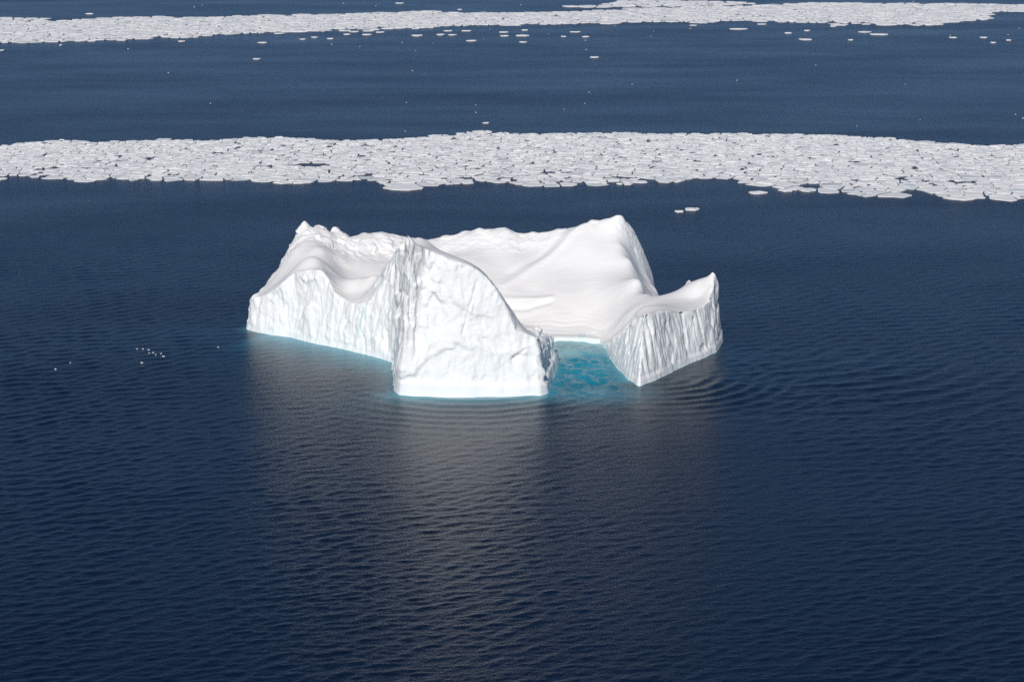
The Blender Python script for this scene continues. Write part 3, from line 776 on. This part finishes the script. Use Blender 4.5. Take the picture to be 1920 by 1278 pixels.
# lone floes given by their place in the photograph: u, v, width px, height px
lone = [(1273, 397, 18, 4, "small oval ice floe just left of its larger twin between iceberg and ice belt"),
        (1297, 393, 29, 6, "larger of two lone ice floes between the iceberg and the nearer ice belt"),
        (1420, 362, 34, 6, "lone oval floe just clear of the nearer belt's near edge, upper right of the iceberg"),
        (911, 231, 13, 3, "small lone floe in open water just beyond the nearer belt's highest bump"),
        (116, 263, 9, 2, "tiny floe hugging the far side of the nearer belt near the left border"),
        (482, 111, 15, 3, "lone floe midway between the two belts, above the iceberg's left peak"),
        (1115, 108, 16, 3, "lone floe midway between the two belts, above the iceberg's highest right peak"),
        (1510, 74.5, 25, 4.5, "bright floe adrift below the farther belt at right, larger than those about it"),
        (1648, 65, 38, 4, "longest lone floe below the farther belt at right"),
        (1622, 60.5, 26, 3, "slim floe touching the upper left of the longest lone floe at right"),
        (1384, 55, 34, 3, "long thin floe close under the farther belt, right of centre"),
        (1300, 48, 15, 2.5, "thin floe under the farther belt, right of the picture's middle"),
        (1428, 46, 17, 2.5, "thin floe close under the farther belt above the long thin floe"),
        (1478, 62.5, 15, 3, "small floe between the long thin floe and the bright larger floe"),
        (1513, 58, 11, 2.5, "small floe just above the bright larger floe under the farther belt"),
        (1562, 50, 12, 2.5, "small floe hugging the farther belt right of the long thin floe"),
        (1787, 71, 16, 3, "small floe adrift below the farther belt toward the right border"),
        (1844, 71, 15, 3, "middle one of three small floes in a row near the right border"),
        (1862, 80.5, 12, 2.5, "lowest small floe below the farther belt near the right border"),
        (1891, 76, 11, 2.5, "rightmost small floe low below the farther belt"),
        (1595, 75.5, 9, 2, "tiny floe left of the three small floes below the farther belt"),
        (980, 67.5, 25, 4, "broad floe below the farther belt above the iceberg's middle"),
        (981, 79.5, 15, 3, "narrow floe right under the broad floe above the iceberg's middle"),
        (984, 57, 13, 2.5, "small floe close above the broad floe over the iceberg's middle"),
        (1079, 60.5, 20, 2.5, "thin floe below the farther belt, right of the broad middle floe"),
        (1098, 69.5, 14, 2.5, "small thin floe lower right of the broad middle floe"),
        (1057, 69, 11, 2, "tiny floe between the broad middle floe and the small thin floe"),
        (945, 61, 18, 2.5, "thin floe of the middle cluster, upper left of the broad floe"),
        (946, 68, 16, 2.5, "thin floe of the middle cluster, left of the broad floe"),
        (884, 77, 20, 3, "lone thin floe lower left of the middle cluster"),
        (874, 58.5, 18, 2.5, "thin floe under the farther belt left of the middle cluster"),
        (848, 66, 16, 3, "rounded floe left of the middle cluster"),
        (826, 65.5, 17, 3.5, "bright floe left of the rounded floe, under the farther belt"),
        (840, 58.5, 17, 2.5, "thin floe above the rounded floe, under the farther belt"),
        (783, 67, 22, 4, "angular floe left of the bright floe, under the farther belt"),
        (780, 54, 17, 2.5, "thin floe close under the farther belt above the angular floe"),
        (688, 65.5, 21, 3, "floe under a loose chain of floes left of the middle"),
        (650, 65, 14, 2.5, "small floe hugging the lower left end of the loose chain"),
        (619, 73, 13, 2.5, "rightmost of three small floes below the farther belt, left of centre"),
        (590, 70.5, 12, 2.5, "middle of three small floes below the farther belt, left of centre"),
        (568, 74, 13, 2.5, "leftmost of three small floes below the farther belt, left of centre"),
        (492, 80.5, 18, 3, "lone floe some way below the farther belt, left of centre"),
        (367, 70, 14, 2.5, "small floe tucked under the farther belt above the left third"),
        (340, 78, 13, 2.5, "small lone floe lower left of the one tucked under the belt"),
        (172, 77.5, 17, 3, "flat floe just under the farther belt at left"),
        (3, 95, 9, 2.5, "small floe cut by the left border below the farther belt"),
        (114, 85, 7, 2, "tiny floe below the farther belt at left"),
        (168, 26.5, 16, 2.5, "flat floe beyond the farther belt at upper left"),
        (749, 6.5, 17, 2.5, "lone flat floe beyond the farther belt at the top edge"),
        (862, 18.5, 9, 2, "small floe just beyond the farther belt, left of the middle"),
        (523, 63, 20, 3, "floe half tucked under the farther belt's lower edge, left of centre")]
chain = [(646, 58, 26), (664, 60, 18), (690, 58.5, 24), (703, 56, 20), (712, 61, 15), (728, 54, 26), (745, 53, 30), (760, 51.5, 20), (556, 60, 40), (586, 58, 30)]
sing = []
def lone_poly(u, v, w, hpx):
    x, y = W(u, v); sc = (y * cp + CAM_H * sp) / FPX
    rx = w * sc / 2; ry = max(.5 * max(hpx - 1.6, .8) * sc / (CAM_H / math.hypot(y, CAM_H)), rx * .38); ry = min(ry, rx * 1.3)
    n0 = 9; ph = rnd.random() * 6.28
    c = [(x + rx * (1 + .10 * rnd.normal()) * math.cos(ph + t * 6.283 / n0), y + ry * (1 + .14 * rnd.normal()) * math.sin(ph + t * 6.283 / n0)) for t in range(n0)]
    return chaikin(c, 1), float(x), float(y)
for u, v, w, hp, lab in lone:
    c, x, y = lone_poly(u, v, w, hp)
    single("ice_floe", floe_geo(c, x, y, .3 + .15 * rnd.random() + (.1 if y > 1300 else 0), rnd, .7 + .3 * rnd.random()), x, y, lab, "ice floe", "ice floes adrift in open water")
chl = {646: "left end of the loose chain, third from left", 664: "small floe fourth from left in the loose chain", 690: "long floe fifth from left in the loose chain", 703: "floe sixth from left, middle of the loose chain",
       712: "short low floe under the middle of the loose chain", 728: "floe third from the right end of the loose chain", 745: "longest floe second from the right end of the loose chain", 760: "floe at the right end of the loose chain",
       556: "long thin floe at the left end of the loose chain", 586: "thin floe second from left in the loose chain"}
chl[646] = "floe third from left in the loose chain"
for i, (u, v, w) in enumerate(chain):
    c, x, y = lone_poly(u, v, w, 3)
    single("ice_floe", floe_geo(c, x, y, .45, rnd, .8), x, y, chl[u] + " under the farther belt", "ice floe", "floes of the loose chain")
# brash: bits of broken ice on the near water
bits = [(257, 654, 7), (268, 654, 5), (279, 656, 7), (287, 661, 6), (292, 665, 5), (266, 680, 8), (280, 662, 4), (302, 663, 4), (307, 668, 8), (409, 651, 5), (132, 680, 4), (104, 692, 6)]
for u, v, w in bits:
    c, x, y = lone_poly(u, v, w * .65, 1.4)
    lab = {409: "tiny lone bit of ice on the water left of the iceberg", 132: "tiny bit of ice far left, upper of two specks", 104: "tiny bit of ice far left, lower of two specks",
           307: "lowest right bit of ice in the small brash cluster left of the iceberg", 266: "bit of ice lying just below the small brash cluster"}.get(u, {257: "leftmost", 268: "second from left", 279: "topmost middle", 287: "right-hand lower", 292: "lowest middle", 280: "tiny central", 302: "small right-hand"}.get(u, "") + " bit of ice in the brash cluster left of the iceberg")
    single("brash_ice", floe_geo(c, x, y, .12, rnd, .1), x, y, lab, "ice fragment", "brash ice left of the iceberg")

allc = []
for src, cl in ((1, cells1), (2, cells2), (3, cells3), (4, cells4)):
    for c, p, s, loose in cl:
        fb = rnd.uniform(.16, .5) if src == 1 else rnd.uniform(.3, .7)
        A_, u, v, w = view_px(c, fb)
        vis = -5 < u < 1925 and -2 < v < 1280
        allc.append([src, c, p, fb, A_ if vis else 0, u, v, w])
near_idx = [i for i, a in enumerate(allc) if a[0] == 1 and a[4] > 0]
near_idx.sort(key=lambda i: -allc[i][4])
NIND = 300 - len(lone) - len(chain)
chosen = set(near_idx[:NIND])
edge_u = []
geos = {1: [], 2: []}
ind = []
for i, a in enumerate(allc):
    src, c, p, fb, A_, u, v, w = a
    tone = float(np.clip(rnd.normal(.74, .3), 0, 1))
    if i in chosen:
        ind.append((a, tone))
    else:
        geos[1 if src == 1 else 2].append((floe_geo(c, p[0], p[1], fb, rnd, tone, simple=src != 1), (p[0], p[1])))
# say where along the belt each singled-out floe lies
def along(u):
    for lim, t in ((240, "at far left"), (470, "left of the iceberg"), (640, "above the left peaks"), (820, "above the front fin"), (1000, "above the berg's middle"), (1130, "above the pool"),
                   (1250, "above the highest peak"), (1400, "above the pointed horn"), (1600, "right of the iceberg"), (1760, "far right of iceberg")):
        if u < lim: return t
    return "at right border"
byl = {}
for a, tone in ind:
    src, c, p, fb, A_, u, v, w = a
    e = np.interp(u, *np.array(lo1, float).T) - v
    where = "at front of" if e < 7 else ("near front of" if e < 18 else "inside")
    size = "large" if w > 48 else ("middling" if w > 34 else "small")
    col = "bright" if tone > .8 else ("pale" if tone > .5 else "greyish")
    byl.setdefault(f"{size} {col} floe {where} nearer ice belt {along(u)}", []).append((u, a, tone))
ORD = ["leftmost", "second from left", "third from left", "fourth from left", "fifth from left", "sixth from left", "seventh from left", "eighth from left", "ninth from left", "tenth from left"]
for lab0, lst in byl.items():
    lst.sort(key=lambda t: t[0])
    for i, (u, a, tone) in enumerate(lst):
        lab = lab0 if len(lst) == 1 else lab0 + ", " + ("rightmost" if i == len(lst) - 1 else ORD[min(i, 9)])
        src, c, p, fb, A_, u, v, w = a
        single("ice_floe", floe_geo(c, p[0], p[1], fb, rnd, tone), p[0], p[1], lab, "ice floe", "floes of the nearer belt")
join_stuff("pack_ice", geos[1], "tightly packed white ice floes making up the nearer belt behind the iceberg", "pack ice")
join_stuff("distant_pack_ice", geos[2], "far white belt of packed ice floes across the top of the sea", "pack ice")
# specks of brash strewn over the far water
sp_geo = []
for _ in range(75):
    u = rnd.uniform(-50, 1970); v = rnd.choice([rnd.uniform(48, 100), rnd.uniform(60, 250), rnd.uniform(2, 30)])
    if v < np.interp(u, *np.array(lo2).T) + 2 and v > np.interp(u, *np.array(hi2).T) - 2: continue
    if u < 500 and rnd.random() < .6: continue
    c, x, y = lone_poly(u, v, rnd.uniform(1.2, 3.2), 1.0)
    sp_geo.append((floe_geo(c, x, y, .25, rnd, .4, simple=True), (x, y)))
join_stuff("scattered_brash", sp_geo, "specks of broken ice strewn over the water about the farther belt", "brash ice")
print("sea", len(bpy.data.objects["sea"].data.polygons), "floes", len(cells1), len(cells2), len(ind), "berg quads", len(quads))
